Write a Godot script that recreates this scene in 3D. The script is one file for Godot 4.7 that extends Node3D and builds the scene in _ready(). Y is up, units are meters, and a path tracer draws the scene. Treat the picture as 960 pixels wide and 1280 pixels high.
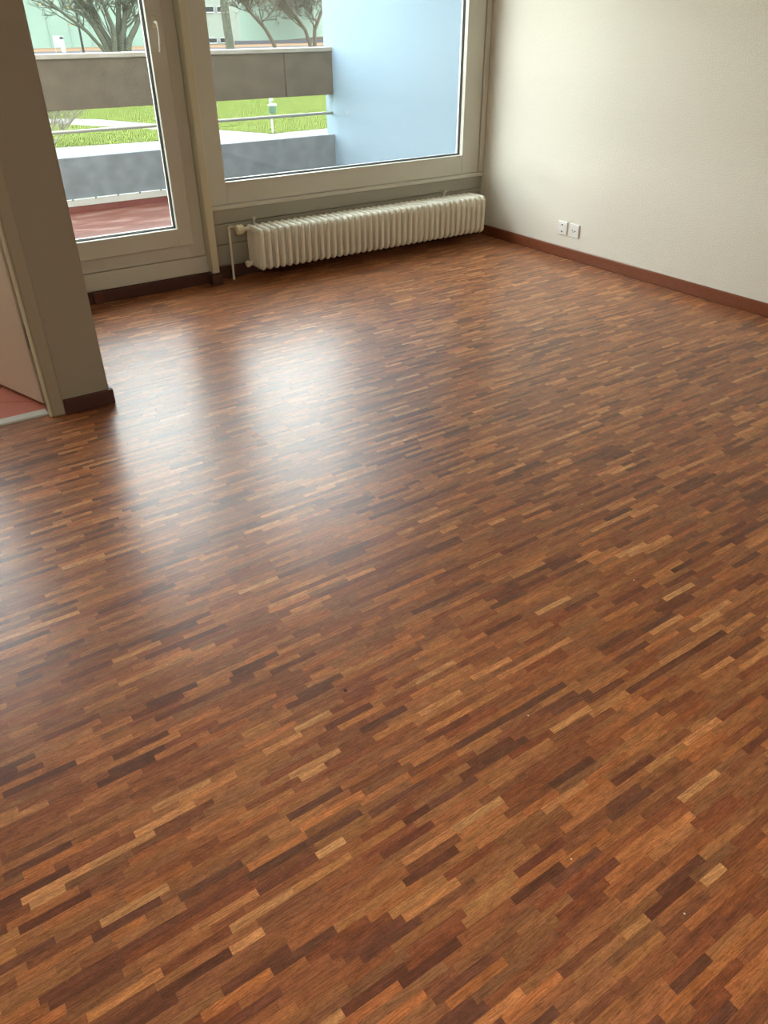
extends Node3D
# An empty living room with a mosaic parquet floor, looking down towards a balcony door and a wide window.
# x runs along the window wall, -z towards it; metres.

var twig := 0.01
var used := {}
var M := {}
var eye := Vector3(0, 1.35, 0)
var eye_basis := Basis.from_euler(Vector3(deg_to_rad(-32.964), deg_to_rad(-33.955), deg_to_rad(-0.455)))

# ---------------------------------------------------------------- mesh builder
class MB:
	var v := PackedVector3Array()
	var n := PackedVector3Array()
	var uv := PackedVector2Array()
	var c := PackedColorArray()
	var tint := Color.WHITE

	func vert(p: Vector3, q: Vector3, t := Vector2.ZERO) -> void:
		v.append(p); n.append(q); uv.append(t); c.append(tint)

	func tri(a: Vector3, b: Vector3, d: Vector3, na: Vector3, nb: Vector3, nd: Vector3, ta := Vector2.ZERO, tb := Vector2.ZERO, td := Vector2.ZERO) -> void:
		if (b - a).cross(d - a).dot(na + nb + nd) > 0.0:
			vert(a, na, ta); vert(d, nd, td); vert(b, nb, tb)
		else:
			vert(a, na, ta); vert(b, nb, tb); vert(d, nd, td)

	func quad(a: Vector3, b: Vector3, d: Vector3, e: Vector3, nn: Vector3, t := []) -> void:
		if t.is_empty():
			tri(a, b, d, nn, nn, nn); tri(a, d, e, nn, nn, nn)
		else:
			tri(a, b, d, nn, nn, nn, t[0], t[1], t[2]); tri(a, d, e, nn, nn, nn, t[0], t[2], t[3])

	# box between two corners with chamfered edges
	func box(lo: Vector3, hi: Vector3, b := 0.0, x := Transform3D()) -> void:
		var s := (hi - lo) * 0.5
		var m := (hi + lo) * 0.5
		b = minf(b, minf(s.x, minf(s.y, s.z)) * 0.9)
		var ax := [Vector3.RIGHT, Vector3.UP, Vector3.BACK]
		for i in 3:
			var u: Vector3 = ax[(i + 1) % 3]
			var w: Vector3 = ax[(i + 2) % 3]
			var su: float = s[(i + 1) % 3] - b
			var sw: float = s[(i + 2) % 3] - b
			for k in [-1.0, 1.0]:
				var nn: Vector3 = ax[i] * k
				var o: Vector3 = m + nn * s[i]
				quad(x * (o - u * su - w * sw), x * (o + u * su - w * sw), x * (o + u * su + w * sw), x * (o - u * su + w * sw), x.basis * nn,
					[Vector2(-su, -sw), Vector2(su, -sw), Vector2(su, sw), Vector2(-su, sw)])
			if b > 0.0:
				for k in [-1.0, 1.0]:
					for l in [-1.0, 1.0]:
						var p: Vector3 = m + u * k * s[(i + 1) % 3] + w * l * (s[(i + 2) % 3] - b)
						var q: Vector3 = m + u * k * (s[(i + 1) % 3] - b) + w * l * s[(i + 2) % 3]
						var e: Vector3 = ax[i] * (s[i] - b)
						quad(x * (p - e), x * (p + e), x * (q + e), x * (q - e), x.basis * (u * k + w * l).normalized())
		if b > 0.0:
			for i in [-1.0, 1.0]:
				for j in [-1.0, 1.0]:
					for k in [-1.0, 1.0]:
						var g := Vector3(i, j, k)
						var nn := g.normalized()
						tri(x * (m + g * Vector3(s.x, s.y - b, s.z - b)), x * (m + g * Vector3(s.x - b, s.y, s.z - b)), x * (m + g * Vector3(s.x - b, s.y - b, s.z)), x.basis * nn, x.basis * nn, x.basis * nn)

	# tube along a path
	func tube(path: Array, radii: Array, sides := 8, closed := false, caps := true, squash := 1.0, flat_axis := Vector3.ZERO) -> void:
		var count := path.size()
		var rings := []
		var norms := []
		var last := Vector3.ZERO
		for i in count:
			var a: Vector3 = path[(i - 1 + count) % count] if closed or i > 0 else path[i]
			var b: Vector3 = path[(i + 1) % count] if closed or i < count - 1 else path[i]
			var d := (b - a).normalized()
			var u := flat_axis
			if u == Vector3.ZERO:
				if last == Vector3.ZERO:
					last = Vector3.RIGHT if absf(d.x) < 0.8 else Vector3.UP
				u = (last - d * last.dot(d)).normalized()
				last = u
			var w := d.cross(u).normalized()
			var ring := []
			var nor := []
			for k in sides:
				var t := TAU * k / sides
				var r: float = radii[i % radii.size()]
				ring.append(path[i] + u * cos(t) * r * squash + w * sin(t) * r)
				nor.append((u * cos(t) / squash + w * sin(t)).normalized())
			rings.append(ring)
			norms.append(nor)
		for i in (count if closed else count - 1):
			var j := (i + 1) % count
			for k in sides:
				var l := (k + 1) % sides
				tri(rings[i][k], rings[j][k], rings[j][l], norms[i][k], norms[j][k], norms[j][l], Vector2(float(k) / sides, i), Vector2(float(k) / sides, j), Vector2(float(l) / sides, j))
				tri(rings[i][k], rings[j][l], rings[i][l], norms[i][k], norms[j][l], norms[i][l], Vector2(float(k) / sides, i), Vector2(float(l) / sides, j), Vector2(float(l) / sides, i))
		if caps and not closed:
			for e in [0, count - 1]:
				var d: Vector3 = (path[0] - path[1]) if e == 0 else (path[count - 1] - path[count - 2])
				d = d.normalized()
				for k in sides:
					tri(path[e], rings[e][k], rings[e][(k + 1) % sides], d, d, d)

	# profile of (radius, height) turned about the y axis of x
	func lathe(profile: Array, x: Transform3D, sides := 24) -> void:
		for i in profile.size() - 1:
			var p: Vector2 = profile[i]
			var q: Vector2 = profile[i + 1]
			var d := (q - p).normalized()
			var side := Vector2(d.y, -d.x)
			for k in sides:
				var a := TAU * k / sides
				var b := TAU * (k + 1) / sides
				var ca := Vector3(cos(a), 0, sin(a))
				var cb := Vector3(cos(b), 0, sin(b))
				var na := x.basis * (ca * side.x + Vector3.UP * side.y)
				var nb := x.basis * (cb * side.x + Vector3.UP * side.y)
				var a0 := x * (ca * p.x + Vector3.UP * p.y)
				var a1 := x * (ca * q.x + Vector3.UP * q.y)
				var b0 := x * (cb * p.x + Vector3.UP * p.y)
				var b1 := x * (cb * q.x + Vector3.UP * q.y)
				tri(a0, a1, b1, na, na, nb)
				tri(a0, b1, b0, na, nb, nb)

	func mesh(mat: Material) -> ArrayMesh:
		var arr := []
		arr.resize(Mesh.ARRAY_MAX)
		arr[Mesh.ARRAY_VERTEX] = v
		arr[Mesh.ARRAY_NORMAL] = n
		arr[Mesh.ARRAY_TEX_UV] = uv
		arr[Mesh.ARRAY_COLOR] = c
		var m := ArrayMesh.new()
		m.add_surface_from_arrays(Mesh.PRIMITIVE_TRIANGLES, arr)
		m.surface_set_material(0, mat)
		return m

# ---------------------------------------------------------------- scene helpers
func numbered(called: String) -> String:
	if not used.has(called):
		used[called] = 0
		return called
	used[called] += 1
	return "%s_%03d" % [called, used[called]]

func tag(o: Node3D, label: String, category := "", kind := "", group := "") -> Node3D:
	o.set_meta("label", label)
	if category: o.set_meta("category", category)
	if kind: o.set_meta("kind", kind)
	if group: o.set_meta("group", group)
	return o

func thing(called: String, label: String, category: String, at := Vector3.ZERO, kind := "", group := "") -> Node3D:
	var o := Node3D.new()
	o.name = called if kind == "structure" else numbered(called)
	add_child(o, true)
	o.position = at
	tag(o, label, category, kind, group)
	return o

# one mesh under a parent, its points given in the scene's axes
func part(parent: Node, called: String, b: MB, mat: Material, in_place := false) -> MeshInstance3D:
	var o := MeshInstance3D.new()
	o.name = called
	if not in_place and parent != self:
		var off := Vector3.ZERO
		var p := parent
		while p is Node3D and p != self:
			off += p.position
			p = p.get_parent()
		for i in b.v.size():
			b.v[i] -= off
	o.mesh = b.mesh(mat)
	parent.add_child(o, true)
	return o

func bx(parent: Node, called: String, lo: Vector3, hi: Vector3, mat: Material, bevel := 0.002) -> MeshInstance3D:
	var b := MB.new()
	b.box(lo, hi, bevel)
	return part(parent, called, b, mat)

func solid(called: String, label: String, category: String, lo: Vector3, hi: Vector3, mat: Material, kind := "structure", bevel := 0.0) -> MeshInstance3D:
	var o := bx(self, called, lo, hi, mat, bevel)
	tag(o, label, category, kind)
	return o

func tex(w: int, h: int, f: Callable) -> ImageTexture:
	var im := Image.create(w, h, false, Image.FORMAT_RGB8)
	for y in h:
		for x in w:
			im.set_pixel(x, y, f.call(x, y))
	return ImageTexture.create_from_image(im)

func noise(freq: float, sd: int, oct := 3) -> FastNoiseLite:
	var q := FastNoiseLite.new()
	q.noise_type = FastNoiseLite.TYPE_SIMPLEX_SMOOTH
	q.frequency = freq
	q.seed = sd
	q.fractal_octaves = oct
	return q

func noise_tex(size: int, freq: float, sd: int, a: Color, b: Color, oct := 4, c = null) -> NoiseTexture2D:
	var t := NoiseTexture2D.new()
	t.width = size; t.height = size; t.seamless = true
	t.noise = noise(freq, sd, oct)
	var g := Gradient.new()
	g.set_color(0, a); g.set_color(1, b)
	if c != null:
		g.add_point(0.5, c)
	t.color_ramp = g
	return t

func mat(color: Color, rough := 0.6, spec := 0.5) -> StandardMaterial3D:
	var m := StandardMaterial3D.new()
	m.albedo_color = color
	m.roughness = rough
	m.metallic_specular = spec
	return m

func world_tex(m: StandardMaterial3D, t: Texture2D, per_metre: float, bump: Texture2D = null, bump_cm := 0.0) -> StandardMaterial3D:
	m.uv1_triplanar = true
	m.uv1_world_triplanar = true
	m.uv1_scale = Vector3.ONE * per_metre
	if t: m.albedo_texture = t
	if bump:
		m.heightmap_enabled = true
		m.heightmap_texture = bump
		m.heightmap_scale = bump_cm
	return m

func rgb(r: int, g: int, b: int) -> Color:
	return Color8(r, g, b)

# ---------------------------------------------------------------- materials
func make_materials() -> void:
	var rough_bump := noise_tex(512, 0.05, 3, Color.BLACK, Color.WHITE, 3)
	M.wall = world_tex(mat(rgb(237, 234, 222), 0.9, 0.2), null, 4.0, rough_bump, 0.14)
	M.wall_shade = world_tex(mat(rgb(160, 153, 137), 0.9, 0.2), null, 4.0, rough_bump, 0.05)  # cream plaster, its backlit shade darkened into the colour
	M.wall_plain = mat(rgb(228, 221, 206), 0.8, 0.3)
	M.ceiling = mat(rgb(236, 232, 224), 0.9, 0.2)
	M.paint = mat(rgb(214, 213, 200), 0.35)
	M.post = mat(rgb(216, 210, 182), 0.35)
	M.board = mat(rgb(176, 172, 156), 0.45)
	M.casing = mat(rgb(164, 156, 136), 0.4)
	M.leaf = mat(rgb(208, 186, 164), 0.45)
	M.radiator = mat(rgb(242, 238, 220), 0.26)
	M.plastic = mat(rgb(238, 238, 234), 0.35)
	M.knob = mat(rgb(238, 231, 198), 0.4)
	M.dark = mat(rgb(30, 30, 30), 0.6)
	M.gasket = mat(rgb(66, 72, 74), 0.6)
	M.spacer = mat(rgb(214, 216, 212), 0.4)
	M.handle = mat(rgb(232, 226, 208), 0.3)
	M.steel = mat(rgb(150, 150, 142), 0.35)
	M.steel.metallic = 0.6
	M.alu = mat(rgb(196, 196, 190), 0.35)
	M.glass = mat(Color(0.9, 0.98, 0.96, 0.05), 0.02)
	M.glass.transparency = BaseMaterial3D.TRANSPARENCY_ALPHA
	M.far_glass = mat(rgb(34, 37, 38), 0.4, 0.15)
	var grain := noise_tex(512, 0.02, 11, rgb(214, 200, 190), Color.WHITE, 4)
	M.skirting = mat(rgb(138, 80, 50), 0.4)
	M.skirting_mid = mat(rgb(98, 54, 40), 0.4)
	M.skirting_dark = mat(rgb(76, 45, 37), 0.4)
	M.skirting.albedo_texture = grain
	M.skirting.uv1_scale = Vector3(3, 12, 1)
	M.tile = mat(rgb(178, 96, 74), 0.4)
	M.grout = mat(rgb(120, 78, 62), 0.8)
	M.concrete = world_tex(mat(rgb(107, 95, 81), 0.9, 0.2), noise_tex(512, 0.012, 5, rgb(205, 202, 198), Color.WHITE, 5), 0.9, rough_bump, 0.04)
	M.coping = world_tex(mat(rgb(170, 164, 154), 0.8, 0.2), noise_tex(256, 0.02, 6, rgb(215, 212, 206), Color.WHITE, 5), 1.0)
	M.kerb = world_tex(mat(rgb(136, 144, 152), 0.85, 0.2), noise_tex(512, 0.01, 7, rgb(206, 206, 206), Color.WHITE, 5), 1.1)
	M.side = world_tex(mat(rgb(119, 139, 154), 0.9, 0.2), null, 4.0, rough_bump, 0.07)
	M.slab = mat(rgb(214, 212, 206), 0.9, 0.2)
	M.red_floor = world_tex(mat(Color.WHITE, 0.3, 0.5), noise_tex(512, 0.008, 21, rgb(88, 37, 24), rgb(142, 116, 108), 5, rgb(100, 50, 38)), 0.7)  # red base with paler noise patches in the colour
	M.red_floor.uv1_scale = Vector3(0.45, 0.45, 1.3)
	M.ledge = mat(rgb(196, 196, 190), 0.6)
	M.red = world_tex(mat(rgb(120, 40, 34), 0.6), null, 1.0)
	M.path = world_tex(mat(rgb(98, 97, 94), 0.9, 0.2), noise_tex(256, 0.03, 8, rgb(225, 222, 218), Color.WHITE, 4), 0.4)
	M.lawn = world_tex(mat(Color.WHITE, 0.95, 0.1), noise_tex(512, 0.02, 9, rgb(80, 94, 42), rgb(108, 118, 60), 5), 0.15)
	M.blade = mat(rgb(99, 114, 55), 0.8, 0.2)
	M.blade.vertex_color_use_as_albedo = true
	M.blade.cull_mode = BaseMaterial3D.CULL_DISABLED
	M.facade = world_tex(mat(rgb(101, 118, 109), 0.9, 0.2), noise_tex(256, 0.01, 12, rgb(236, 240, 238), Color.WHITE, 4), 0.05)
	M.facade_seam = mat(rgb(96, 114, 105), 0.9, 0.2)
	M.facade_light = mat(rgb(99, 106, 99), 0.9, 0.2)
	M.leaf_litter = world_tex(mat(Color.WHITE, 0.95, 0.1), noise_tex(512, 0.03, 14, rgb(94, 67, 49), rgb(109, 96, 77), 4), 0.1)
	M.road = mat(rgb(59, 59, 64), 0.9, 0.2)
	M.bark = world_tex(mat(Color.WHITE, 0.95, 0.1), noise_tex(512, 0.04, 15, rgb(18, 17, 14), rgb(104, 107, 96), 3), 0.6)
	M.bark_pink = world_tex(mat(Color.WHITE, 0.95, 0.1), noise_tex(512, 0.03, 16, rgb(50, 43, 38), rgb(80, 71, 65), 4), 1.5)
	M.bark_pale = mat(rgb(95, 91, 81), 0.9, 0.1)
	M.leaf_yellow = mat(rgb(147, 115, 50), 0.8, 0.2)
	M.leaf_yellow.cull_mode = BaseMaterial3D.CULL_DISABLED
	M.leaf_green = mat(rgb(79, 88, 43), 0.8, 0.2)
	M.leaf_green.cull_mode = BaseMaterial3D.CULL_DISABLED
	M.white_sign = mat(rgb(123, 126, 127), 0.5)
	M.green_bin = mat(rgb(35, 70, 49), 0.5)
	M.pole = mat(rgb(30, 31, 31), 0.7, 0.2)
	M.zinc = mat(rgb(124, 129, 127), 0.4)
	make_parquet_material()

func make_parquet_material() -> void:
	# grain: 0.5 m along the stave by 0.125 m across
	var streak := noise(1.0, 31, 3)
	var fine := noise(1.0, 32, 2)
	var pore := noise(1.0, 33, 1)
	var swirl := noise(1.0, 34, 2)
	var blotch := noise(1.0, 35, 2)
	var w := 1024
	var h := 512
	var albedo := tex(w, h, func(x: int, y: int) -> Color:
		var px := 0.5 * x / w
		var py := 0.125 * y / h
		var bend := swirl.get_noise_2d(px * 6.0, py * 14.0) * 0.006
		var s := streak.get_noise_2d(px * 10.0, (py + bend) * 260.0)
		var f := fine.get_noise_2d(px * 45.0, (py + bend) * 1300.0)
		var p := pore.get_noise_2d(px * 110.0, (py + bend) * 1600.0)
		var k := 0.85 + 0.19 * s + 0.15 * f + 0.09 * blotch.get_noise_2d(px * 22.0, py * 60.0)
		if p > 0.42:
			k -= 0.2
		k = clampf(k, 0.35, 1.0)
		return Color(k, k * (0.985 + 0.03 * s), k * (0.97 + 0.05 * s)))
	var peel := noise(1.0, 41, 2)
	var dash := noise(1.0, 42, 1)
	var bump := tex(w, h, func(x: int, y: int) -> Color:
		var px := 0.5 * x / w
		var py := 0.125 * y / h
		var k := 0.55 + 0.35 * peel.get_noise_2d(px * 360.0, py * 520.0)
		if dash.get_noise_2d(px * 150.0, py * 1400.0) > 0.45:
			k -= 0.25
		k = clampf(k, 0.0, 1.0)
		return Color(k, k, k))
	var m := mat(Color.WHITE, 0.5, 0.18)
	m.clearcoat_enabled = true
	m.clearcoat = 0.88
	m.clearcoat_roughness = 0.31
	m.vertex_color_use_as_albedo = true
	m.albedo_texture = albedo
	m.uv1_scale = Vector3(2.0, 8.0, 1.0)
	m.heightmap_enabled = true
	m.heightmap_texture = bump
	m.heightmap_scale = 0.009
	M.parquet = m

# ---------------------------------------------------------------- main
func _ready() -> void:
	# camera
	var cam := Camera3D.new()
	cam.name = "camera"
	cam.fov = rad_to_deg(2.0 * atan(640.0 / 945.2))
	cam.near = 0.05
	cam.far = 500.0
	cam.transform = Transform3D(eye_basis, eye)
	add_child(cam)
	cam.current = true
	# sky: a bright, evenly overcast day, no sun disc; an added fill lamp joins it indoors
	var sm := ProceduralSkyMaterial.new()
	sm.sky_top_color = Color(0.87, 0.92, 0.94)
	sm.sky_horizon_color = Color(0.97, 1.0, 0.96)
	sm.sky_curve = 0.4
	sm.ground_bottom_color = Color(0.36, 0.38, 0.32)
	sm.ground_horizon_color = Color(0.5, 0.52, 0.48)
	sm.sky_energy_multiplier = 1.1
	var sky := Sky.new()
	sky.sky_material = sm
	var env := Environment.new()
	env.background_mode = Environment.BG_SKY
	env.sky = sky
	env.ambient_light_source = Environment.AMBIENT_SOURCE_SKY
	env.tonemap_mode = Environment.TONE_MAPPER_LINEAR
	env.tonemap_exposure = 10.6
	env.sdfgi_enabled = true
	env.ssao_enabled = true
	env.ssil_enabled = true
	var we := WorldEnvironment.new()
	we.name = "world_environment"
	we.environment = env
	add_child(we)
	make_materials()
	build_shell()
	build_floor()
	build_window_wall()
	build_partition()
	build_balcony()
	build_outside()
	build_radiator()
	build_sockets()
	build_fill_lamp()

const RIGHT := 3.95
const LEFT := -1.6
const BACK := 2.3
const HIGH := 2.5
const FRONT := -4.545

func build_shell() -> void:
	solid("wall_right", "long cream rough plaster wall on the right with two sockets", "wall", Vector3(RIGHT, -0.1, FRONT - 0.3), Vector3(RIGHT + 0.2, HIGH, BACK), M.wall)
	solid("wall_left", "plain plaster wall left of the doorway", "wall", Vector3(LEFT - 0.15, -0.1, FRONT - 0.1), Vector3(LEFT, HIGH, BACK), M.wall)
	solid("wall_rear", "plain plaster wall facing the window", "wall", Vector3(LEFT - 0.15, -0.1, BACK), Vector3(RIGHT + 0.2, HIGH, BACK + 0.15), M.wall)
	solid("ceiling", "white ceiling of the living room", "ceiling", Vector3(LEFT - 0.15, HIGH, FRONT - 0.1), Vector3(RIGHT + 0.2, HIGH + 0.2, BACK + 0.15), M.ceiling)
	var b := solid("baseboard_right", "reddish brown wooden baseboard along the cream right wall", "baseboard", Vector3(RIGHT - 0.014, 0.0, FRONT + 0.03), Vector3(RIGHT, 0.07, BACK), M.skirting, "structure", 0.003)
	for z in [-4.0, -3.2, -2.4, -1.6]:
		var d := MB.new()
		d.lathe([Vector2(0, 0.0008), Vector2(0.003, 0.0008), Vector2(0.0035, 0)], Transform3D(Basis(Vector3.BACK, PI / 2), Vector3(RIGHT - 0.014, 0.045, z)), 8)
		part(b, "nail", d, M.skirting_dark, true)

# ---------------------------------------------------------------- parquet
const ROW := 0.0175
const STAVE := 0.126

func on_image(p: Vector3) -> Vector2:
	var q := eye_basis.inverse() * (p - eye)
	if q.z > -0.05:
		return Vector2(-9999, -9999)
	return Vector2(480.0 - 945.2 * q.x / q.z, 640.0 + 945.2 * q.y / q.z)

func stave_box(b: MB, x0: float, x1: float, z0: float, z1: float, up: Array, uv_at: Vector2, deep: float) -> void:
	# up: height of the four top corners (x0z0, x1z0, x1z1, x0z1)
	var e := 0.00018
	var g := 0.00006
	var top := [Vector3(x0 + e, up[0], z0 + e), Vector3(x1 - e, up[1], z0 + e), Vector3(x1 - e, up[2], z1 - e), Vector3(x0 + e, up[3], z1 - e)]
	var rim := [Vector3(x0 + g, up[0] - e, z0 + g), Vector3(x1 - g, up[1] - e, z0 + g), Vector3(x1 - g, up[2] - e, z1 - g), Vector3(x0 + g, up[3] - e, z1 - g)]
	var n := ((top[1] as Vector3) - (top[0] as Vector3)).cross((top[3] as Vector3) - (top[0] as Vector3))
	n = n.normalized() if n.y > 0 else -n.normalized()
	var uvs := []
	for p in top:
		uvs.append(uv_at + Vector2(p.x - x0, p.z - z0))
	b.quad(top[0], top[1], top[2], top[3], n, uvs)
	var side := [Vector3(0, 0.7, -0.7), Vector3(0.7, 0.7, 0), Vector3(0, 0.7, 0.7), Vector3(-0.7, 0.7, 0)]
	for i in 4:
		var j := (i + 1) % 4
		b.quad(top[i], top[j], rim[j], rim[i], side[i], [uvs[i], uvs[j], uvs[j], uvs[i]])
		if deep > 0.0:
			var s: Vector3 = side[i]
			b.quad(rim[i], rim[j], rim[j] - Vector3(0, deep, 0), rim[i] - Vector3(0, deep, 0), Vector3(s.x, 0, s.z).normalized(), [uvs[i], uvs[j], uvs[j], uvs[i]])

func build_floor() -> void:
	var fl := solid("floor", "dark red-brown mosaic parquet floor with glossy lacquer", "floor", Vector3(LEFT - 0.1, -0.1, FRONT - 0.1), Vector3(RIGHT + 0.1, -0.008, BACK + 0.1), mat(rgb(52, 30, 22), 0.8))
	var rng := RandomNumberGenerator.new()
	rng.seed = 20
	var tones := [rgb(142, 91, 67), rgb(167, 108, 74), rgb(173, 110, 74), rgb(176, 118, 79), rgb(183, 121, 78), rgb(193, 129, 84), rgb(200, 134, 84), rgb(208, 139, 88), rgb(218, 149, 91), rgb(229, 160, 101), rgb(242, 177, 117), rgb(133, 88, 67)]
	var weight := [9, 12, 12, 13, 13, 13, 11, 10, 8, 6, 4, 6]
	var bag := []
	for i in weight.size():
		for k in weight[i]:
			bag.append(i)
	# panel edges that stand a little proud: x of the joint, z range
	var ridges := [[1.88, -3.37, -3.13], [1.76, -3.07, -2.80], [1.07, -2.55, -2.38], [1.195, -2.02, -1.80], [1.255, -1.97, -1.85]]
	var staves := []
	var rows := int((BACK - (-4.54)) / ROW)
	for r in rows:
		var z0 := -4.5447 + r * ROW
		var x := LEFT - rng.randf() * STAVE
		var tone_run: int = bag[rng.randi() % bag.size()]
		while x < RIGHT:
			var l := STAVE
			var k := rng.randf()
			if k < 0.10: l = 0.063
			elif k < 0.16: l = 0.095
			elif k < 0.20: l = 0.15
			var up0 := 0.0
			var up1 := 0.0
			for d in ridges:
				if z0 > d[1] and z0 < d[2] and x < d[0] - 0.02 and x + l > d[0]:
					l = d[0] - x
					up1 = 0.0006
				if z0 > d[1] and z0 < d[2] and absf(x - d[0]) < 0.001:
					up0 = 0.0002
			var x1 := minf(x + l, RIGHT)
			tone_run = bag[rng.randi() % bag.size()]
			if x1 > LEFT and x1 - x > 0.004:
				# the partition and the room behind it stand on part of this floor
				if not (z0 < -3.13 and x < 0.60 and x1 < 0.62):
					staves.append([maxf(x, LEFT), x1, z0, tone_run, up0, up1, rng.randf(), rng.randi() % 64, rng.randf_range(-1, 1), rng.randf_range(-1, 1)])
			x = x1
	# the 300 that show largest become parts of their own
	var order := []
	for i in staves.size():
		var s: Array = staves[i]
		var m := Vector3((s[0] + s[1]) * 0.5, 0, s[2] + ROW * 0.5)
		var p := on_image(m)
		if p.x > -20 and p.x < 980 and p.y > 0 and p.y < 1300:
			var dd := (m - eye)
			var size: float = (s[1] - s[0]) * absf(dd.normalized().y) / dd.length_squared()
			order.append([size, i])
	order.sort_custom(func(a, b): return a[0] > b[0])
	var single := {}
	for k in mini(300, order.size()):
		single[order[k][1]] = true
	var field := MB.new()
	var cache := {}
	for i in staves.size():
		var s: Array = staves[i]
		var tone: Color = tones[s[3]]
		var vary := 0.9 + 0.2 * float(s[6])
		var uv_at := Vector2(float(int(s[7]) % 8) * 0.063 + 0.01, float(int(s[7]) / 8) * 0.0155)
		var lin := tone.srgb_to_linear()
		var tilt: float = s[8] * 0.00005
		var lean: float = s[9] * 0.00008
		if single.has(i):
			var step := int(vary * 5.0)
			var key := "%d %d %d %d" % [int(round((s[1] - s[0]) * 1000)), s[3], int(s[7]) % 8, step]
			if not cache.has(key):
				var b := MB.new()
				vary = (step + 0.5) / 5.0
				b.tint = Color(lin.r * vary, lin.g * vary * (0.96 + 0.12 * float(s[9])), lin.b * vary * (0.98 + 0.16 * float(s[9])))
				stave_box(b, 0, s[1] - s[0], 0, ROW, [0, 0, 0, 0], uv_at, 0.007)
				cache[key] = b.mesh(M.parquet)
			var o := MeshInstance3D.new()
			o.name = "stave"
			o.mesh = cache[key]
			o.position = Vector3(s[0], 0, s[2])
			o.rotation = Vector3(tilt / ROW * 2.0, 0, lean / STAVE)
			fl.add_child(o, true)
		else:
			field.tint = Color(lin.r * vary, lin.g * vary * (0.96 + 0.12 * float(s[9])), lin.b * vary * (0.98 + 0.16 * float(s[9])))
			stave_box(field, s[0], s[1], s[2], s[2] + ROW, [tilt - lean + s[4], tilt + lean + s[5], -tilt + lean + s[5], -tilt - lean + s[4]], uv_at, 0.0)
	var f := part(fl, "parquet_field", field, M.parquet, true)
	f.set_meta("kind", "stuff")
	var k := MB.new()
	k.lathe([Vector2(0, 0.0006), Vector2(0.004, 0.0006), Vector2(0.0048, 0.0)], Transform3D(Basis(), Vector3(0.643, 0.0002, -1.127)), 16)
	var kn := part(fl, "knot", k, mat(rgb(70, 20, 14), 0.4), true)
	kn.set_meta("label", "small dark red round spot in the parquet")
	for p in [Vector2(0.77, -0.51), Vector2(0.86, -0.32), Vector2(1.73, -1.39), Vector2(1.55, -1.02), Vector2(0.95, -0.82)]:
		var sp := MB.new()
		sp.lathe([Vector2(0, 0.0007), Vector2(0.0016, 0.0005), Vector2(0.0021, 0.0)], Transform3D(Basis(), Vector3(p.x, 0.0001, p.y)), 6)
		part(fl, "paint_speck", sp, M.plastic, true).set_meta("label", "tiny white speck on the parquet")

# ---------------------------------------------------------------- window wall
func frame_bars(parent: Node, called: String, x0: float, x1: float, y0: float, y1: float, l: float, r: float, bo: float, t: float, zb: float, zf: float, m: Material, bevel := 0.0015) -> void:
	# two stiles and two rails
	bx(parent, called, Vector3(x0, y0, zb), Vector3(x0 + l, y1, zf), m, bevel)
	bx(parent, called, Vector3(x1 - r, y0, zb), Vector3(x1, y1, zf), m, bevel)
	bx(parent, called, Vector3(x0 + l, y0, zb), Vector3(x1 - r, y0 + bo, zf), m, bevel)
	bx(parent, called, Vector3(x0 + l, y1 - t, zb), Vector3(x1 - r, y1, zf), m, bevel)

func gaskets(parent: Node, x0: float, x1: float, y0: float, y1: float, z: float) -> void:
	var b := MB.new()
	var e := 0.007
	for s in [[x0, x0 + e, y0, y1], [x1 - e, x1, y0, y1], [x0 + e, x1 - e, y0, y0 + e], [x0 + e, x1 - e, y1 - e, y1]]:
		b.box(Vector3(s[0], s[2], z), Vector3(s[1], s[3], z + 0.008))
	part(parent, "gasket", b, M.gasket)
	var c := MB.new()
	e = 0.012
	for s in [[x0, x0 + e, y0, y1], [x1 - e, x1, y0, y1], [x0 + e, x1 - e, y0, y0 + e], [x0 + e, x1 - e, y1 - e, y1]]:
		c.box(Vector3(s[0], s[2], z - 0.02), Vector3(s[1], s[3], z - 0.004))
	part(parent, "spacer", c, M.spacer)

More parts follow.
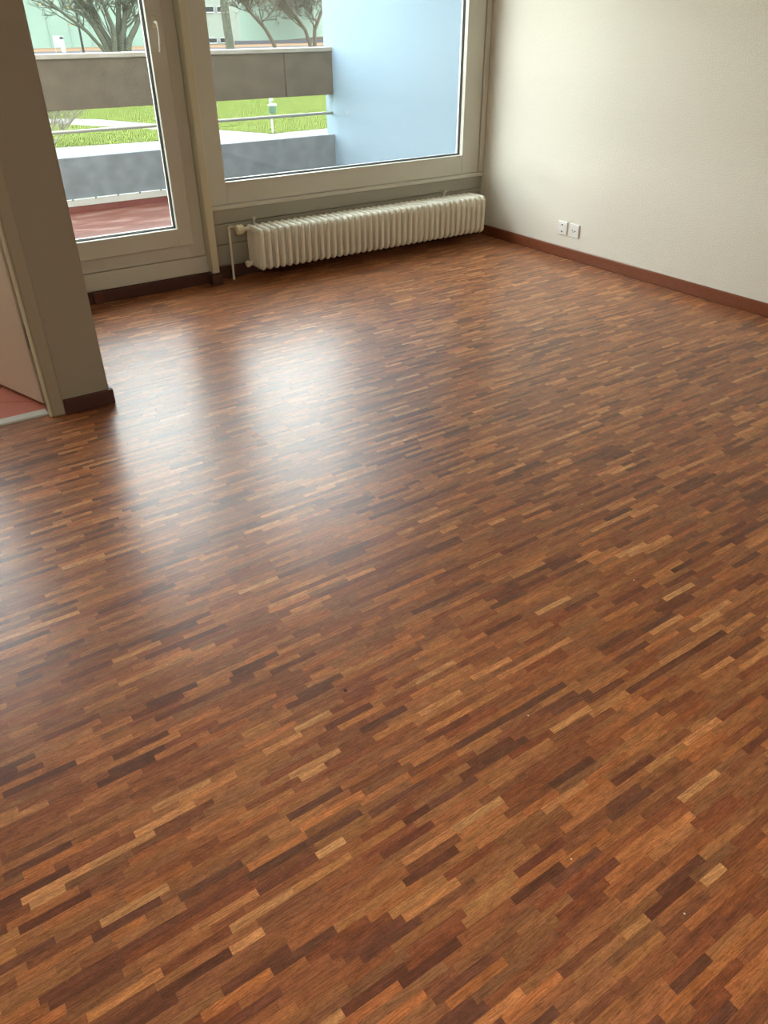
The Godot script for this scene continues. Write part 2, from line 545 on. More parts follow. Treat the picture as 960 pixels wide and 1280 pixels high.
func build_window_wall() -> void:
	var top := 2.28
	# the wall around the openings
	var w := thing("wall_front", "panelled window wall with grey-beige boards below the window", "wall", Vector3(0, 0, FRONT), "structure")
	bx(w, "lintel", Vector3(LEFT, top + 0.05, FRONT - 0.16), Vector3(RIGHT, HIGH, FRONT + 0.01), M.wall_plain, 0.0)
	bx(w, "pier", Vector3(0.45, -0.1, FRONT - 0.16), Vector3(0.82, top + 0.05, FRONT + 0.01), M.wall_plain, 0.0)
	bx(w, "kitchen_breast", Vector3(-1.4, -0.1, FRONT - 0.16), Vector3(0.45, 0.9, FRONT + 0.01), M.wall_plain, 0.0)
	bx(w, "kitchen_pier", Vector3(LEFT, -0.1, FRONT - 0.16), Vector3(-1.4, top + 0.05, FRONT + 0.01), M.wall_plain, 0.0)
	bx(w, "core", Vector3(1.76, -0.1, FRONT - 0.12), Vector3(RIGHT, 0.40, FRONT - 0.02), M.board, 0.0)
	for y in [[-0.02, 0.075], [0.079, 0.198], [0.202, 0.318], [0.322, 0.402]]:
		bx(w, "board", Vector3(1.77, y[0], FRONT - 0.022), Vector3(RIGHT, y[1], FRONT - 0.004), M.board, 0.002)
	# sill ledge under the window
	solid("trim_1", "narrow painted sill ledge between the window and the radiator", "trim", Vector3(1.785, 0.402, FRONT - 0.02), Vector3(RIGHT, 0.428, FRONT + 0.018), M.paint, "structure", 0.004)
	# post between door and window
	var p := solid("trim_2", "cream painted square post between balcony door and window", "trim", Vector3(1.745, 0.07, FRONT - 0.1), Vector3(1.79, top + 0.05, -4.43), M.post, "structure", 0.004)
	p.name = "trim_2"
	solid("trim_3", "slim vertical trim strip between window frame and right wall", "trim", Vector3(3.905, 0.428, FRONT - 0.02), Vector3(RIGHT, top + 0.05, FRONT + 0.012), M.paint, "structure", 0.005)
	# window
	var win := thing("window_1", "wide fixed window in a broad painted frame above the radiator", "window", Vector3(1.79, 0.428, FRONT), "structure")
	frame_bars(win, "frame", 1.78, 3.90, 0.43, top + 0.05, 0.158, 0.148, 0.122, 0.12, FRONT - 0.06, FRONT + 0.002, M.paint)
	gaskets(win, 1.936, 3.754, 0.55, top - 0.068, FRONT - 0.042)
	bx(win, "pane", Vector3(1.94, 0.553, FRONT - 0.05), Vector3(3.75, top - 0.07, FRONT - 0.046), M.glass, 0.0)
	# balcony door: fixed frame, sash, pane, handle
	var door := thing("door_1", "glazed balcony door with painted frame and slim lever handle", "door", Vector3(1.2, 0.17, -4.5), "structure")
	bx(door, "kick_panel", Vector3(0.80, 0.068, -4.56), Vector3(1.745, 0.166, -4.494), M.paint, 0.003)
	frame_bars(door, "frame", 0.80, 1.742, 0.170, top + 0.05, 0.08, 0.09, 0.09, 0.09, -4.57, -4.500, M.paint, 0.0015)
	frame_bars(door, "sash", 0.868, 1.668, 0.246, top - 0.02, 0.09, 0.087, 0.098, 0.1, -4.55, -4.478, M.paint, 0.002)
	gaskets(door, 0.955, 1.583, 0.342, top - 0.118, -4.515)
	bx(door, "pane", Vector3(0.958, 0.345, -4.523), Vector3(1.58, top - 0.12, -4.519), M.glass, 0.0)
	var ro := MB.new()
	ro.box(Vector3(1.606, 1.325, -4.48), Vector3(1.632, 1.385, -4.468), 0.005)
	var h := part(door, "handle", ro, M.handle)
	var lv := MB.new()
	lv.tube([Vector3(1.62, 1.355, -4.47), Vector3(1.62, 1.355, -4.44), Vector3(1.621, 1.348, -4.431), Vector3(1.622, 1.32, -4.428), Vector3(1.620, 1.27, -4.431), Vector3(1.616, 1.232, -4.437), Vector3(1.614, 1.225, -4.439)], [0.008, 0.008, 0.009, 0.008, 0.0075, 0.007, 0.004], 10)
	part(h, "lever", lv, M.handle)
	# skirting below door and window
	var sk := thing("baseboard_front", "dark brown baseboard below the balcony door and around the post", "baseboard", Vector3(1.0, 0, -4.47), "structure")
	bx(sk, "board", Vector3(0.70, 0.0, -4.53), Vector3(1.735, 0.068, -4.482), M.skirting_dark, 0.003)
	bx(sk, "return_block", Vector3(1.03, 0.0, -4.49), Vector3(1.085, 0.067, -4.468), M.skirting_mid, 0.003)
	bx(sk, "post_block", Vector3(1.732, 0.0, -4.53), Vector3(1.80, 0.068, -4.418), M.skirting_dark, 0.003)
	bx(sk, "board", Vector3(1.80, 0.0, -4.57), Vector3(RIGHT - 0.014, 0.072, -4.535), M.skirting_dark, 0.003)
	# unseen kitchen window, added to let light in behind the partition
	var kw := thing("window_2", "added unseen window that lights the kitchen behind the partition", "window", Vector3(-1.2, 0.9, FRONT), "structure")
	frame_bars(kw, "frame", -1.4, 0.45, 0.9, top + 0.05, 0.08, 0.08, 0.08, 0.08, FRONT - 0.06, FRONT, M.paint)
	bx(kw, "pane", Vector3(-1.33, 0.97, FRONT - 0.05), Vector3(0.38, top - 0.02, FRONT - 0.046), M.glass, 0.0)

# ---------------------------------------------------------------- partition with the kitchen door
func build_partition() -> void:
	var zf := -3.087
	var zb := -3.18
	var w := thing("wall_partition", "end of the cream partition wall with shade put into its colour beside the kitchen doorway", "wall", Vector3(0.6, 0, zf), "structure")
	bx(w, "face", Vector3(0.5, -0.02, zb), Vector3(0.692, HIGH, zf), M.wall_shade, 0.004)
	bx(w, "flank", Vector3(0.592, -0.02, FRONT), Vector3(0.692, HIGH, zb), M.wall_shade, 0.0)
	bx(w, "over_door", Vector3(-0.42, 2.05, zb), Vector3(0.5, HIGH, zf), M.wall_shade, 0.0)
	bx(w, "far_face", Vector3(LEFT, -0.02, zb), Vector3(-0.42, HIGH, zf), M.wall_shade, 0.0)
	var bb := thing("baseboard_partition", "dark brown baseboard wrapping the partition wall end", "baseboard", Vector3(0.6, 0, zf), "structure")
	bx(bb, "board", Vector3(0.502, 0.0, zf), Vector3(0.706, 0.066, zf + 0.012), M.skirting_dark, 0.003)
	bx(bb, "return", Vector3(0.692, 0.0, FRONT + 0.08), Vector3(0.706, 0.066, zf), M.skirting_dark, 0.003)
	var c := thing("trim_4", "painted door casing with a pale rebate edge beside the partition", "trim", Vector3(0.47, 0, zf), "structure")
	bx(c, "jamb", Vector3(0.452, 0.0, zb - 0.01), Vector3(0.504, 2.05, zf + 0.006), M.casing, 0.006)
	bx(c, "rebate_edge", Vector3(0.441, 0.0, zf - 0.028), Vector3(0.4535, 2.04, zf - 0.004), M.post, 0.004)
	bx(c, "jamb", Vector3(-0.42, 0.0, zb - 0.01), Vector3(-0.36, 2.05, zf + 0.006), M.casing, 0.006)
	bx(c, "head", Vector3(-0.36, 1.99, zb - 0.01), Vector3(0.452, 2.05, zf + 0.006), M.casing, 0.006)
	solid("trim_5", "pale grey metal threshold strip in the kitchen doorway", "threshold", Vector3(-0.36, -0.02, -3.178), Vector3(0.444, 0.009, -3.122), M.alu, "structure", 0.004)
	# door leaf, hinged on the right jamb and swung into the kitchen
	var d := thing("door_2", "beige flush door leaf standing open into the kitchen", "door", Vector3(0.452, 0.012, -3.2), "structure")
	var turn := Transform3D(Basis(Vector3.UP, deg_to_rad(108.4)), Vector3.ZERO)
	var lb := MB.new()
	lb.box(Vector3(0.02, 0, 0.0), Vector3(0.80, 1.97, 0.04), 0.003, turn)
	part(d, "panel", lb, M.leaf, true)
	for y in [0.25, 1.7]:
		var hb := MB.new()
		hb.tube([Vector3(0.0, y, 0.0), Vector3(0.0, y + 0.09, 0.0)], [0.008], 10)
		part(d, "hinge", hb, M.steel, true)
	var kb := MB.new()
	kb.tube([turn * Vector3(0.74, 1.03, -0.005), turn * Vector3(0.74, 1.03, -0.05), turn * Vector3(0.70, 1.03, -0.055), turn * Vector3(0.63, 1.03, -0.055)], [0.009], 10)
	part(d, "handle", kb, M.steel, true)
	# kitchen floor of terracotta tiles laid on the diagonal
	var k := solid("floor_kitchen", "terracotta tiled floor of the kitchen behind the doorway", "floor", Vector3(LEFT, -0.1, FRONT), Vector3(0.59, -0.006, -3.15), M.grout)
	var rng := RandomNumberGenerator.new()
	rng.seed = 5
	var vars := []
	for i in 4:
		var m: StandardMaterial3D = M.tile.duplicate()
		m.albedo_color = M.tile.albedo_color.lightened(rng.randf_range(-0.0, 0.07))
		var tb := MB.new()
		tb.box(Vector3(-0.148, -0.014, -0.148), Vector3(0.148, -0.004, 0.148), 0.0015)
		vars.append(tb.mesh(m))
	var diag := deg_to_rad(-29)
	for i in range(-9, 9):
		for j in range(-9, 9):
			var p := Vector3(0.303, 0, -3.378) + Vector3(i * 0.3 + 0.10, 0, j * 0.3 + 0.15).rotated(Vector3.UP, diag)
			if p.x < LEFT + 0.2 or p.x > 0.56 or p.z > -3.19 or p.z < FRONT + 0.22:
				continue
			var t := MeshInstance3D.new()
			t.name = "tile"
			t.mesh = vars[rng.randi() % 4]
			t.position = p
			t.rotation.y = diag
			k.add_child(t, true)

# ---------------------------------------------------------------- balcony
func build_balcony() -> void:
	var z := -6.37
	var xr := 3.80
	var xl := -2.2
	solid("floor_balcony", "red balcony floor with pale patches", "floor", Vector3(xl, -0.1, z - 0.1), Vector3(xr, 0.14, FRONT - 0.12), M.red_floor)
	solid("ceiling_balcony", "pale underside of the balcony above", "ceiling", Vector3(xl, 2.62, -5.2), Vector3(xr + 0.2, 2.8, FRONT - 0.1), M.slab)
	var sw := solid("wall_balcony", "pale blue-white plastered side wall of the balcony", "wall", Vector3(xr, -1.2, z - 0.13), Vector3(xr + 0.2, 2.75, FRONT - 0.06), M.side)
	var chip := MB.new()
	chip.lathe([Vector2(0, 0.004), Vector2(0.01, 0.004), Vector2(0.014, 0)], Transform3D(Basis(Vector3.BACK, PI / 2), Vector3(xr, 0.70, -6.15)), 7)
	part(sw, "plaster_chip", chip, M.coping, true)
	solid("wall_balcony_left", "far side wall of the balcony", "wall", Vector3(xl - 0.2, -1.2, z - 0.13), Vector3(xl, 2.75, FRONT - 0.06), M.side)
	# hanging concrete band
	var pa := thing("balcony_parapet", "grey-brown concrete parapet band with pale coping across the balcony", "parapet", Vector3(0.8, 0.83, z))
	for s in [[xl, 0.55], [0.556, 3.345], [3.351, xr]]:
		bx(pa, "panel", Vector3(s[0], 0.828, z - 0.1), Vector3(s[1], 1.144, z), M.concrete, 0.004)
	bx(pa, "coping", Vector3(xl, 1.144, z - 0.11), Vector3(xr, 1.176, z + 0.008), M.coping, 0.004)
	var ra := MB.new()
	ra.tube([Vector3(xl, 0.686, z - 0.03), Vector3(xr, 0.686, z - 0.03)], [0.012], 12)
	tag(part(self, "balcony_rail", ra, M.steel), "thin grey metal rail in the gap below the concrete parapet", "railing")
	var ke := thing("balcony_kerb", "low slate-grey upstand wall along the balcony edge", "kerb", Vector3(0.8, 0.14, z))
	bx(ke, "upstand", Vector3(xl, -0.1, z - 0.1), Vector3(xr, 0.521, z), M.kerb, 0.004)
	bx(ke, "ledge", Vector3(xl, 0.185, z), Vector3(xr, 0.236, z + 0.02), M.ledge, 0.003)
	bx(ke, "skirting", Vector3(xl, 0.14, z), Vector3(xr, 0.185, z + 0.014), M.red, 0.002)
	for i in 24:
		var x := 1.0 + i * 0.172 - 0.4
		if x < xr - 0.05:
			bx(ke, "clip", Vector3(x, 0.229, z + 0.018), Vector3(x + 0.012, 0.240, z + 0.024), M.gasket, 0.001)

# ---------------------------------------------------------------- outside
func polygon_slab(called: String, label: String, category: String, pts: Array, y: float, thick: float, m: Material, kind := "structure") -> MeshInstance3D:
	var b := MB.new()
	var flat := PackedVector2Array(pts)
	var idx := Geometry2D.triangulate_polygon(flat)
	for i in range(0, idx.size(), 3):
		var q := []
		for k in 3:
			q.append(Vector3(flat[idx[i + k]].x, y, flat[idx[i + k]].y))
		b.tri(q[0], q[1], q[2], Vector3.UP, Vector3.UP, Vector3.UP)
	for i in flat.size():
		var a := Vector3(flat[i].x, y, flat[i].y)
		var c := Vector3(flat[(i + 1) % flat.size()].x, y, flat[(i + 1) % flat.size()].y)
		b.quad(a, c, c - Vector3(0, thick, 0), a - Vector3(0, thick, 0), (c - a).cross(Vector3.UP).normalized())
	var o := part(self, called, b, m)
	tag(o, label, category, kind)
	return o

func grow(b: MB, tips: Array, rng: RandomNumberGenerator, at: Vector3, dir: Vector3, len: float, r: float, level: int, spread: float, droop: float) -> void:
	var path := [at]
	var radii := [r]
	var p := at
	var d := dir
	var steps := 4
	for i in steps:
		d = (d + Vector3(rng.randf_range(-1, 1), rng.randf_range(-0.6, 0.9) - droop, rng.randf_range(-1, 1)) * 0.22).normalized()
		p += d * len / steps
		path.append(p)
		radii.append(maxf(r * (1.0 - 0.5 * (i + 1) / steps), twig))
	b.tube(path, radii, 6 if level > 2 else (4 if level > 0 else 3), false, false)
	if level == 0:
		tips.append(p)
		return
	var kids := rng.randi_range(3, 4)
	for i in kids:
		var f := rng.randf_range(0.35, 1.0) if i > 0 else 1.0
		var at2: Vector3 = (path[int(f * steps)] as Vector3)
		var side := Vector3(rng.randf_range(-1, 1), rng.randf_range(-0.3, 0.7), rng.randf_range(-1, 1)).normalized()
		grow(b, tips, rng, at2, (d + side * spread).normalized(), len * rng.randf_range(0.55, 0.78), r * (0.55 if i > 0 else 0.5), level - 1, spread, droop)

func make_tree(called: String, label: String, category: String, base: Vector3, stems: Array, sd: int, bark: Material, leaf: Material, leaf_share: float, leaf_size: float, spread := 0.8, level := 4, droop := 0.0) -> Node3D:
	var t := thing(called, label, category, base)
	var rng := RandomNumberGenerator.new()
	rng.seed = sd
	var twigs := MB.new()
	var tips := []
	var trunk := MB.new()
	for s in stems:
		# s: path of the stem in its own axes, radius at the foot, radius at the top, number of limbs, limb length
		var radii := []
		for i in s[0].size():
			radii.append(lerpf(s[1], s[2], float(i) / (s[0].size() - 1)))
		trunk.tube(s[0], radii, 10, false, true)
		var last: Vector3 = s[0][s[0].size() - 1]
		var d: Vector3 = (last - s[0][s[0].size() - 2]).normalized()
		for i in s[3]:
			var f: float = 1.0 if i == 0 else rng.randf_range(s[5], 1.0)
			var k: float = f * (s[0].size() - 1)
			var lo: int = mini(int(k), s[0].size() - 2)
			var at: Vector3 = (s[0][lo] as Vector3).lerp(s[0][lo + 1], k - lo)
			var side := Vector3(rng.randf_range(-1, 1), rng.randf_range(-0.1, 0.5), rng.randf_range(-1, 1)).normalized()
			grow(twigs, tips, rng, at, (d + side * spread).normalized(), s[4] * rng.randf_range(0.7, 1.1), minf(s[2] * 0.75, 0.06), level, spread, droop)
	part(t, "trunk", trunk, bark, true)
	var tw := part(t, "branches", twigs, bark, true)
	tw.set_meta("kind", "stuff")
	if leaf_share > 0.0:
		var lv := MB.new()
		for p in tips:
			if rng.randf() < leaf_share:
				for k in 2:
					var q: Vector3 = p + Vector3(rng.randf_range(-1, 1), rng.randf_range(-1, 1), rng.randf_range(-1, 1)) * leaf_size
					var u := Vector3(rng.randf_range(-1, 1), rng.randf_range(-1, 1), rng.randf_range(-1, 1)).normalized()
					var w := u.cross(Vector3(0.3, 1, 0.2)).normalized()
					lv.quad(q - u * leaf_size, q + w * leaf_size * 0.6, q + u * leaf_size, q - w * leaf_size * 0.6, u.cross(w).normalized())
		if lv.v.size():
			var lf := part(t, "leaves", lv, leaf, true)
			lf.set_meta("kind", "stuff")
	return t

func build_outside() -> void:
	var gy := -1.2
	solid("ground", "green lawn in front of the balcony", "lawn", Vector3(-60, gy - 0.5, -95), Vector3(120, gy, -6.55), M.lawn)
	solid("ground_verge", "strip of ground covered with orange fallen leaves by the green building", "ground", Vector3(-60, gy - 0.5, -240), Vector3(220, gy + 0.02, -102), M.leaf_litter)
	solid("ground_road", "dark asphalt road beyond the lawn", "road", Vector3(-60, gy - 0.5, -102), Vector3(200, gy - 0.02, -95), M.road)
	# white path, and the side path that leaves it to the left
	polygon_slab("path", "pale paved path along the foot of the lawn", "path", [Vector2(-10, -16.5), Vector2(25, -16.5), Vector2(25, -20.7), Vector2(12.3, -20.65), Vector2(10.2, -20.45), Vector2(10.1, -20.8), Vector2(9.3, -22.5), Vector2(8.6, -24.6), Vector2(7.5, -27.3), Vector2(6.6, -28.1), Vector2(2, -31), Vector2(2, -29), Vector2(6.2, -26.6), Vector2(7.0, -25.2), Vector2(7.6, -24.5), Vector2(8.1, -23.2), Vector2(8.8, -21.2), Vector2(7.2, -20.9), Vector2(4.7, -21.25), Vector2(-10, -21.4)], gy + 0.03, 0.1, M.path)
	# grass blades near enough to read
	var blade := MB.new()
	for k in 5:
		var a := TAU * k / 5.0
		var d := Vector3(cos(a), 0, sin(a))
		blade.tri(d.rotated(Vector3.UP, 1.57) * 0.012 + d * 0.02, d.rotated(Vector3.UP, -1.57) * 0.012 + d * 0.02, d * 0.05 + Vector3(0, 0.05, 0), Vector3.UP, Vector3.UP, Vector3.UP)
	var mm := MultiMesh.new()
	mm.transform_format = MultiMesh.TRANSFORM_3D
	mm.use_colors = true
	mm.mesh = blade.mesh(M.blade)
	var rng := RandomNumberGenerator.new()
	rng.seed = 77
	var path_poly := PackedVector2Array([Vector2(-10, -16.5), Vector2(25, -16.5), Vector2(25, -20.7), Vector2(12.3, -20.65), Vector2(10.2, -20.45), Vector2(10.1, -20.8), Vector2(9.3, -22.5), Vector2(8.6, -24.6), Vector2(7.5, -27.3), Vector2(6.6, -28.1), Vector2(2, -31), Vector2(2, -29), Vector2(6.2, -26.6), Vector2(7.0, -25.2), Vector2(7.6, -24.5), Vector2(8.1, -23.2), Vector2(8.8, -21.2), Vector2(7.2, -20.9), Vector2(4.7, -21.25), Vector2(-10, -21.4)])
	var spots := []
	while spots.size() < 40000:
		var p := Vector2(rng.randf_range(3.0, 19.5), rng.randf_range(-33.0, -20.6))
		if not Geometry2D.is_point_in_polygon(p, path_poly):
			spots.append(p)
	mm.instance_count = spots.size()
	for i in spots.size():
		var s: Vector2 = spots[i]
		mm.set_instance_transform(i, Transform3D(Basis(Vector3.UP, rng.randf() * TAU).scaled(Vector3.ONE * rng.randf_range(0.7, 1.3)), Vector3(s.x, gy, s.y)))
		var k := rng.randf_range(0.75, 1.2)
		mm.set_instance_color(i, Color(k * rng.randf_range(0.9, 1.2), k, k * 0.9))
	var g := MultiMeshInstance3D.new()
	g.name = "grass"
	g.multimesh = mm
	add_child(g)
	tag(g, "short bright green grass growing on the lawn", "grass", "stuff")
	# pale green building
	var bu := thing("building", "large pale green building beyond the trees", "building", Vector3(40, gy, -116))
	var foot := PackedVector2Array([Vector2(8, -116), Vector2(54.3, -116), Vector2(96, -164), Vector2(8, -164)])
	var wb := MB.new()
	for i in 4:
		var a := Vector3(foot[i].x, gy, foot[i].y)
		var c := Vector3(foot[(i + 1) % 4].x, gy, foot[(i + 1) % 4].y)
		var up := Vector3(0, 11.0, 0)
		wb.quad(a, c, c + up, a + up, Vector3.UP.cross(c - a).normalized() * -1.0)
	part(bu, "walls", wb, M.facade)
	var rb := MB.new()
	rb.box(Vector3(7.5, gy + 11.0, -164), Vector3(96, gy + 11.5, -115.6), 0.05)
	part(bu, "roof", rb, M.road)
	for i in 15:
		var x := 10.0 + i * 2.6
		if x < 46.5:
			bx(bu, "facade_seam", Vector3(x, gy, -115.98), Vector3(x + 0.12, gy + 11.0, -115.9), M.facade_seam, 0.0)
	bx(bu, "light_bay", Vector3(46.8, gy, -115.97), Vector3(54.3, gy + 11.0, -115.85), M.facade_light, 0.0)
	for row in [[2.62, 3.2], [-0.95, -0.45], [6.2, 6.8]]:
		for x in [[47.4, 48.6], [49.2, 50.5], [51.0, 52.5]]:
			var fr := MB.new()
			for q in [[x[0], x[1], row[0] - 0.12, row[0]], [x[0], x[1], row[1], row[1] + 0.06], [x[0] - 0.06, x[0], row[0], row[1]], [x[1], x[1] + 0.06, row[0], row[1]]]:
				fr.box(Vector3(q[0], q[2], -115.85), Vector3(q[1], q[3], -115.7), 0.0)
			var wn := part(bu, "window", fr, M.white_sign)
			bx(wn, "pane", Vector3(x[0], row[0], -115.85), Vector3(x[1], row[1], -115.8), M.far_glass, 0.0)
	# low dark strip in front of the right flank
	solid("dark_strip", "low dark strip at the foot of the green building", "wall", Vector3(52, gy, -113.2), Vector3(80, -0.75, -112.8), M.road, "")
	# trees
	var fan := []
	var r1 := RandomNumberGenerator.new()
	r1.seed = 3
	for k in 9:
		var a := -1.0 + k * 0.25
		var path := [Vector3(a * 0.3, 0, r1.randf_range(-0.2, 0.2))]
		var p: Vector3 = path[0]
		for i in 7:
			p += Vector3(a * (0.10 + 0.07 * i) + r1.randf_range(-0.15, 0.15), 0.58, r1.randf_range(-0.25, 0.25))
			path.append(p)
		fan.append([path, r1.randf_range(0.2, 0.3), 0.08, 4, 1.7, 0.35])
	fan.append([[Vector3(-0.3, 0, 0), Vector3(-0.7, 1.1, 0.2), Vector3(-1.6, 2.2, 0.2), Vector3(-2.8, 3.1, 0.4), Vector3(-4.0, 3.9, 0.3)], 0.12, 0.05, 7, 1.7, 0.5])
	twig = 0.013
	make_tree("tree", "broad bare multi-stemmed tree with lichen grey stems seen through balcony door", "tree", Vector3(15.75, gy, -50), fan, 8, M.bark, M.leaf_yellow, 0.03, 0.13, 1.2, 3)
	make_tree("tree", "straight mossy tree trunk at the left edge of the wide window", "tree", Vector3(16.25, gy, -36), [[[Vector3.ZERO, Vector3(0.06, 1.5, 0), Vector3(-0.03, 3.0, 0), Vector3(0.03, 4.5, 0), Vector3(0.0, 6.0, 0)], 0.2, 0.16, 9, 1.3, 0.6]], 12, M.bark, M.leaf_green, 0.12, 0.07, 1.4, 3, 0.3)
	twig = 0.017
	make_tree("tree", "bare leaning tree with pinkish twigs left of the forked tree", "tree", Vector3(32.2, gy, -62), [[[Vector3(0, 0, 0), Vector3(-0.5, 1.3, 0), Vector3(-1.2, 2.2, 0.2), Vector3(-2.3, 3.3, 0), Vector3(-3.0, 4.6, 0)], 0.17, 0.08, 11, 2.2, 0.3]], 15, M.bark_pink, M.leaf_yellow, 0.0, 0.1, 1.2, 4)
	make_tree("tree", "bare forked tree with pinkish twigs beside the balcony side wall", "tree", Vector3(42.6, gy, -75), [[[Vector3(0, 0, 0), Vector3(-0.7, 1.9, 0), Vector3(-2.2, 3.6, 0), Vector3(-3.4, 5.0, 0)], 0.2, 0.09, 8, 2.5, 0.3], [[Vector3(0.2, 0, 0), Vector3(0.3, 1.9, 0), Vector3(1.1, 3.6, 0.3), Vector3(1.8, 5.4, 0)], 0.2, 0.09, 8, 2.5, 0.3]], 22, M.bark_pink, M.leaf_yellow, 0.0, 0.1, 1.2, 4)
	twig = 0.005
	make_tree("shrub", "small bare grey shrub beside the pale path", "shrub", Vector3(4.75, gy, -21.6), [[[Vector3.ZERO, Vector3(0.1, 0.4, 0), Vector3(0.35, 0.8, 0)], 0.03, 0.02, 5, 0.5, 0.3], [[Vector3.ZERO, Vector3(-0.1, 0.4, 0.1), Vector3(-0.1, 0.9, 0.1)], 0.03, 0.018, 5, 0.5, 0.3], [[Vector3.ZERO, Vector3(0.3, 0.3, 0), Vector3(0.75, 0.65, 0)], 0.025, 0.016, 5, 0.45, 0.3]], 31, M.bark_pale, M.leaf_green, 0.0, 0.03, 1.0, 3)
	# street lamp
	var la := thing("street_lamp", "slim dark street lamp before the green building", "street lamp", Vector3(25.96, gy, -94))
	var lp := MB.new()
	lp.tube([Vector3.ZERO, Vector3(0, 2, 0), Vector3(0.02, 4.1, 0)], [0.13, 0.11, 0.09], 8)
	part(la, "pole", lp, M.pole, true)
	var lh := MB.new()
	lh.box(Vector3(-0.75, 4.05, -0.12), Vector3(0.08, 4.2, 0.12), 0.03)
	part(la, "lamp_head", lh, M.zinc, true)
	# white board and bollard
	var sb := thing("sign_board", "plain white board on two posts near the green building", "sign", Vector3(24.9, gy, -99))
	for x in [-0.45, 0.45]:
		bx(sb, "post", Vector3(24.9 + x - 0.03, gy, -99.05), Vector3(24.9 + x + 0.03, 0.2, -99.0), M.zinc, 0.0)
	bx(sb, "board", Vector3(24.35, -0.75, -99.0), Vector3(25.45, 0.3, -98.95), M.white_sign, 0.01)
	var bo := thing("bollard", "white bollard with dark cap in front of white board", "bollard", Vector3(25.0, gy, -98))
	var bb := MB.new()
	bb.lathe([Vector2(0, 0), Vector2(0.22, 0), Vector2(0.22, 1.2), Vector2(0.0, 1.2)], Transform3D(), 12)
	part(bo, "post", bb, M.white_sign, true)
	var bc := MB.new()
	bc.lathe([Vector2(0.2, 1.2), Vector2(0.2, 1.3), Vector2(0.12, 1.42), Vector2(0, 1.45)], Transform3D(), 12)
	part(bo, "cap", bc, M.pole, true)
	# dog waste station by the path
	var bi := thing("litter_bin", "small green litter bin on a pale post by the path", "bin", Vector3(10.4, gy, -20.75))
	var pb := MB.new()
	pb.tube([Vector3.ZERO, Vector3(0, 1.35, 0)], [0.03], 8)
	part(bi, "post", pb, M.zinc, true)
	var bbx := MB.new()
	bbx.lathe([Vector2(0, 0.5), Vector2(0.09, 0.5), Vector2(0.1, 0.52), Vector2(0.11, 0.68), Vector2(0, 0.68)], Transform3D(Basis(), Vector3(0, 0, 0.1)), 16)
	part(bi, "bucket", bbx, M.green_bin, true)
	var bl := MB.new()
	bl.lathe([Vector2(0, 0.68), Vector2(0.125, 0.68), Vector2(0.125, 0.71), Vector2(0, 0.74)], Transform3D(Basis(), Vector3(0, 0, 0.1)), 16)
	part(bi, "lid", bl, M.zinc, true)
	var bs := MB.new()
	bs.box(Vector3(-0.06, 0.78, 0.02), Vector3(0.06, 1.0, 0.06), 0.01)
	part(bi, "bag_box", bs, M.zinc, true)

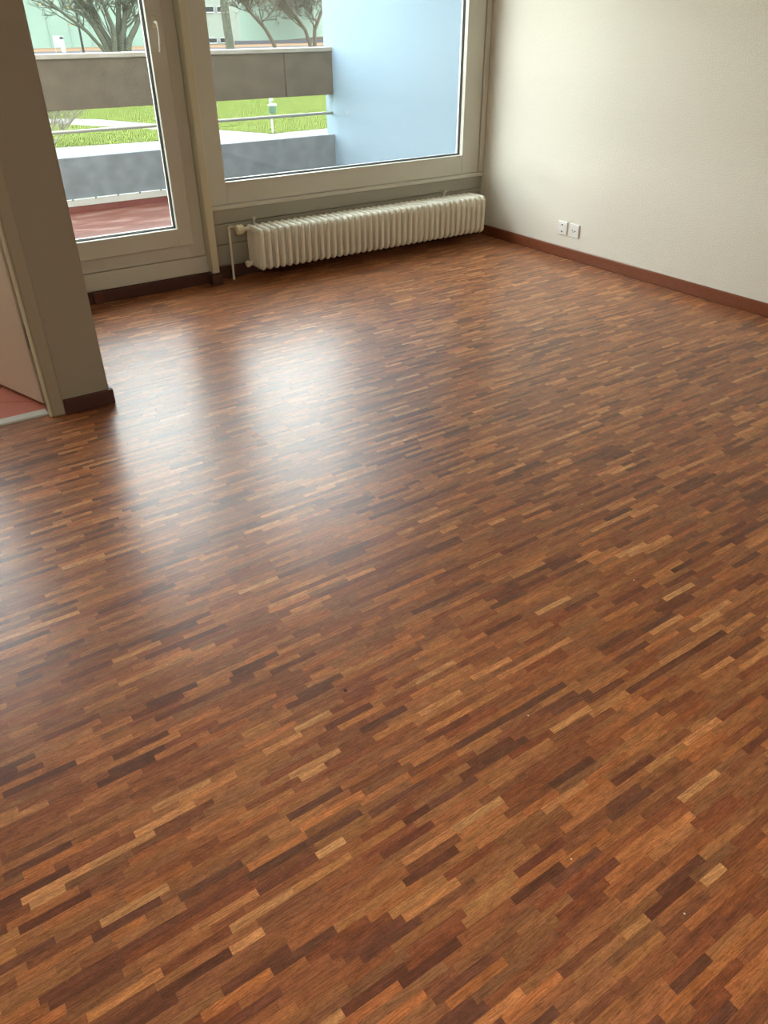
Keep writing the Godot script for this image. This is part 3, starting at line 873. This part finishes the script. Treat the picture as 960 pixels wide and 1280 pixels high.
# ---------------------------------------------------------------- radiator
func build_radiator() -> void:
	var x0 := 2.012
	var count := 39
	var pitch := 0.0458
	var zf := -4.300
	var zb := -4.508
	var y0 := 0.066
	var y1 := 0.316
	var t := thing("radiator", "long low cream column radiator with many rounded sections below the window", "radiator", Vector3(x0, 0, -4.4))
	var b := MB.new()
	var r := 0.0134
	var bend := 0.02
	var path := []
	var corners := [[Vector3(0, y0 + r, zf - r), 0.0], [Vector3(0, y1 - r, zf - r), 1.0], [Vector3(0, y1 - r, zb + r), 2.0], [Vector3(0, y0 + r, zb + r), 3.0]]
	# closed loop: up the front tube, back over the top, down the rear tube, forward below
	var centers := [Vector3(0, y1 - r - bend, zf - r - bend), Vector3(0, y1 - r - bend, zb + r + bend), Vector3(0, y0 + r + bend, zb + r + bend), Vector3(0, y0 + r + bend, zf - r - bend)]
	for k in 4:
		for i in 5:
			var a := -PI / 2.0 * k - PI / 2.0 * i / 4.0
			path.append(centers[k] + Vector3(0, -sin(a) * bend, cos(a) * bend))
	b.tube(path, [r], 10, true, false, 1.0, Vector3.RIGHT)
	for i in range(1, 5):
		var z := lerpf(zf - r, zb + r, i / 5.0)
		b.tube([Vector3(0, y0 + r, z), Vector3(0, y1 - r, z)], [r], 8, false, false)
	for y in [y0 + 0.022, y1 - 0.022]:
		b.box(Vector3(-0.0145, y - 0.016, zb + 0.02), Vector3(0.0145, y + 0.013, zf - 0.034), 0.008)
		b.tube([Vector3(-pitch * 0.5, y, -4.46), Vector3(pitch * 0.5, y, -4.46)], [0.016], 10)
	var m := b.mesh(M.radiator)
	for i in count:
		var s := MeshInstance3D.new()
		s.name = "section"
		s.mesh = m
		s.position = Vector3((i + 0.5) * pitch, 0, 4.4)
		t.add_child(s, true)
	# valve with thermostat head
	var xv := Basis(Vector3.BACK, PI / 2)
	var vb := MB.new()
	vb.lathe([Vector2(0, 0), Vector2(0.013, 0), Vector2(0.013, 0.03), Vector2(0.018, 0.032), Vector2(0.018, 0.04), Vector2(0, 0.04)], Transform3D(xv, Vector3(x0, y1 - 0.022, -4.46)), 16)
	var va := part(t, "valve", vb, M.radiator)
	var hb := MB.new()
	hb.lathe([Vector2(0.0, 0.028), Vector2(0.025, 0.028), Vector2(0.0285, 0.033), Vector2(0.0285, 0.062), Vector2(0.025, 0.072), Vector2(0.014, 0.075), Vector2(0.008, 0.073), Vector2(0, 0.073)], Transform3D(xv, Vector3(x0, y1 - 0.022, -4.46)), 20)
	for k in 12:
		var a := TAU * k / 12.0
		hb.tube([Vector3(x0 - 0.036, y1 - 0.022 + cos(a) * 0.0282, -4.46 + sin(a) * 0.0282), Vector3(x0 - 0.064, y1 - 0.022 + cos(a) * 0.0282, -4.46 + sin(a) * 0.0282)], [0.0025], 6)
	part(va, "thermostat_head", hb, M.knob)
	var pl := MB.new()
	pl.lathe([Vector2(0, 0), Vector2(0.015, 0), Vector2(0.015, 0.012), Vector2(0.02, 0.014), Vector2(0.021, 0.028), Vector2(0.016, 0.034), Vector2(0, 0.036)], Transform3D(xv, Vector3(x0, y0 + 0.022, -4.45)), 18)
	part(t, "blind_plug", pl, M.radiator)
	var pp := MB.new()
	pp.tube([Vector3(1.899, -0.005, -4.483), Vector3(1.901, 0.15, -4.483), Vector3(1.902, 0.30, -4.483), Vector3(1.9035, 0.309, -4.485), Vector3(1.912, 0.314, -4.49), Vector3(1.94, 0.308, -4.49), Vector3(x0 - 0.018, 0.296, -4.47)], [0.0075, 0.0075, 0.0075, 0.0075, 0.0065, 0.006, 0.006], 10)
	part(t, "riser_pipe", pp, M.radiator)
	for x in [2.10, 3.60]:
		var br := MB.new()
		br.box(Vector3(x - 0.006, 0.25, -4.553), Vector3(x + 0.006, 0.338, -4.535), 0.002)
		br.box(Vector3(x - 0.006, 0.255, -4.54), Vector3(x + 0.006, 0.27, -4.46), 0.002)
		br.tube([Vector3(x, 0.331, -4.536), Vector3(x, 0.331, -4.525)], [0.007], 10)
		part(t, "bracket", br, M.radiator)

# ---------------------------------------------------------------- sockets
func build_sockets() -> void:
	var zs := [-3.694, -3.589]
	for k in 2:
		var z: float = zs[k]
		var o := thing(["telephone_outlet", "power_socket"][k], ["square white outlet plate with two small marks, left of the power socket", "square white power socket with round recess and three holes above baseboard"][k], "socket", Vector3(RIGHT, 0.185, z), "", "outlets on the right wall")
		var hw := 0.042
		bx(o, "plate", Vector3(RIGHT - 0.009, 0.185 - hw, z - hw), Vector3(RIGHT, 0.185 + hw, z + hw), M.plastic, 0.003)
		if k == 0:
			bx(o, "insert", Vector3(RIGHT - 0.011, 0.185 - 0.028, z - 0.028), Vector3(RIGHT - 0.008, 0.185 + 0.028, z + 0.028), M.plastic, 0.001)
			for y in [0.206, 0.164]:
				bx(o, "slot", Vector3(RIGHT - 0.0118, y - 0.004, z - 0.007), Vector3(RIGHT - 0.0105, y + 0.004, z + 0.007), M.gasket, 0.0005)
		else:
			var ring := MB.new()
			ring.lathe([Vector2(0.027, 0.0), Vector2(0.027, 0.002), Vector2(0.024, 0.002), Vector2(0.024, 0.0)], Transform3D(Basis(Vector3.BACK, PI / 2), Vector3(RIGHT - 0.0088, 0.185, z)), 24)
			part(o, "rim", ring, M.plastic)
			for d in [[0.0, -0.011], [0.0, 0.011], [-0.007, 0.0]]:
				var hole := MB.new()
				hole.lathe([Vector2(0.0042, 0.0), Vector2(0.004, 0.0006), Vector2(0, 0.0006)], Transform3D(Basis(Vector3.BACK, PI / 2), Vector3(RIGHT - 0.009, 0.185 + d[0], z + d[1])), 12)
				part(o, "hole", hole, M.dark)

# ---------------------------------------------------------------- unseen fill lamp, added above the camera to brighten the room
func build_fill_lamp() -> void:
	var at := Vector3(0.2, HIGH, 0.3)
	var o := thing("added_fill_lamp", "added glowing fill panel on the ceiling, out of view", "fill lamp", at)
	bx(o, "housing", at + Vector3(-0.75, -0.05, -0.5), at + Vector3(0.75, 0.0, 0.5), M.plastic, 0.006)
	var g := mat(rgb(240, 236, 226), 0.6)
	g.emission_enabled = true
	g.emission = rgb(255, 249, 234)
	g.emission_energy_multiplier = 0.25
	bx(o, "fill_panel", at + Vector3(-0.72, -0.058, -0.47), at + Vector3(0.72, -0.048, 0.47), g, 0.002)
	var l := AreaLight3D.new()
	l.name = "fill_light"
	l.area_size = Vector2(1.44, 0.94)
	l.light_color = rgb(255, 249, 234)
	l.light_energy = 0.235
	l.area_range = 12.0
	l.area_attenuation = 2.0
	l.shadow_enabled = true
	l.position = Vector3(0, -0.065, 0)
	l.rotation.x = -PI / 2
	o.add_child(l)
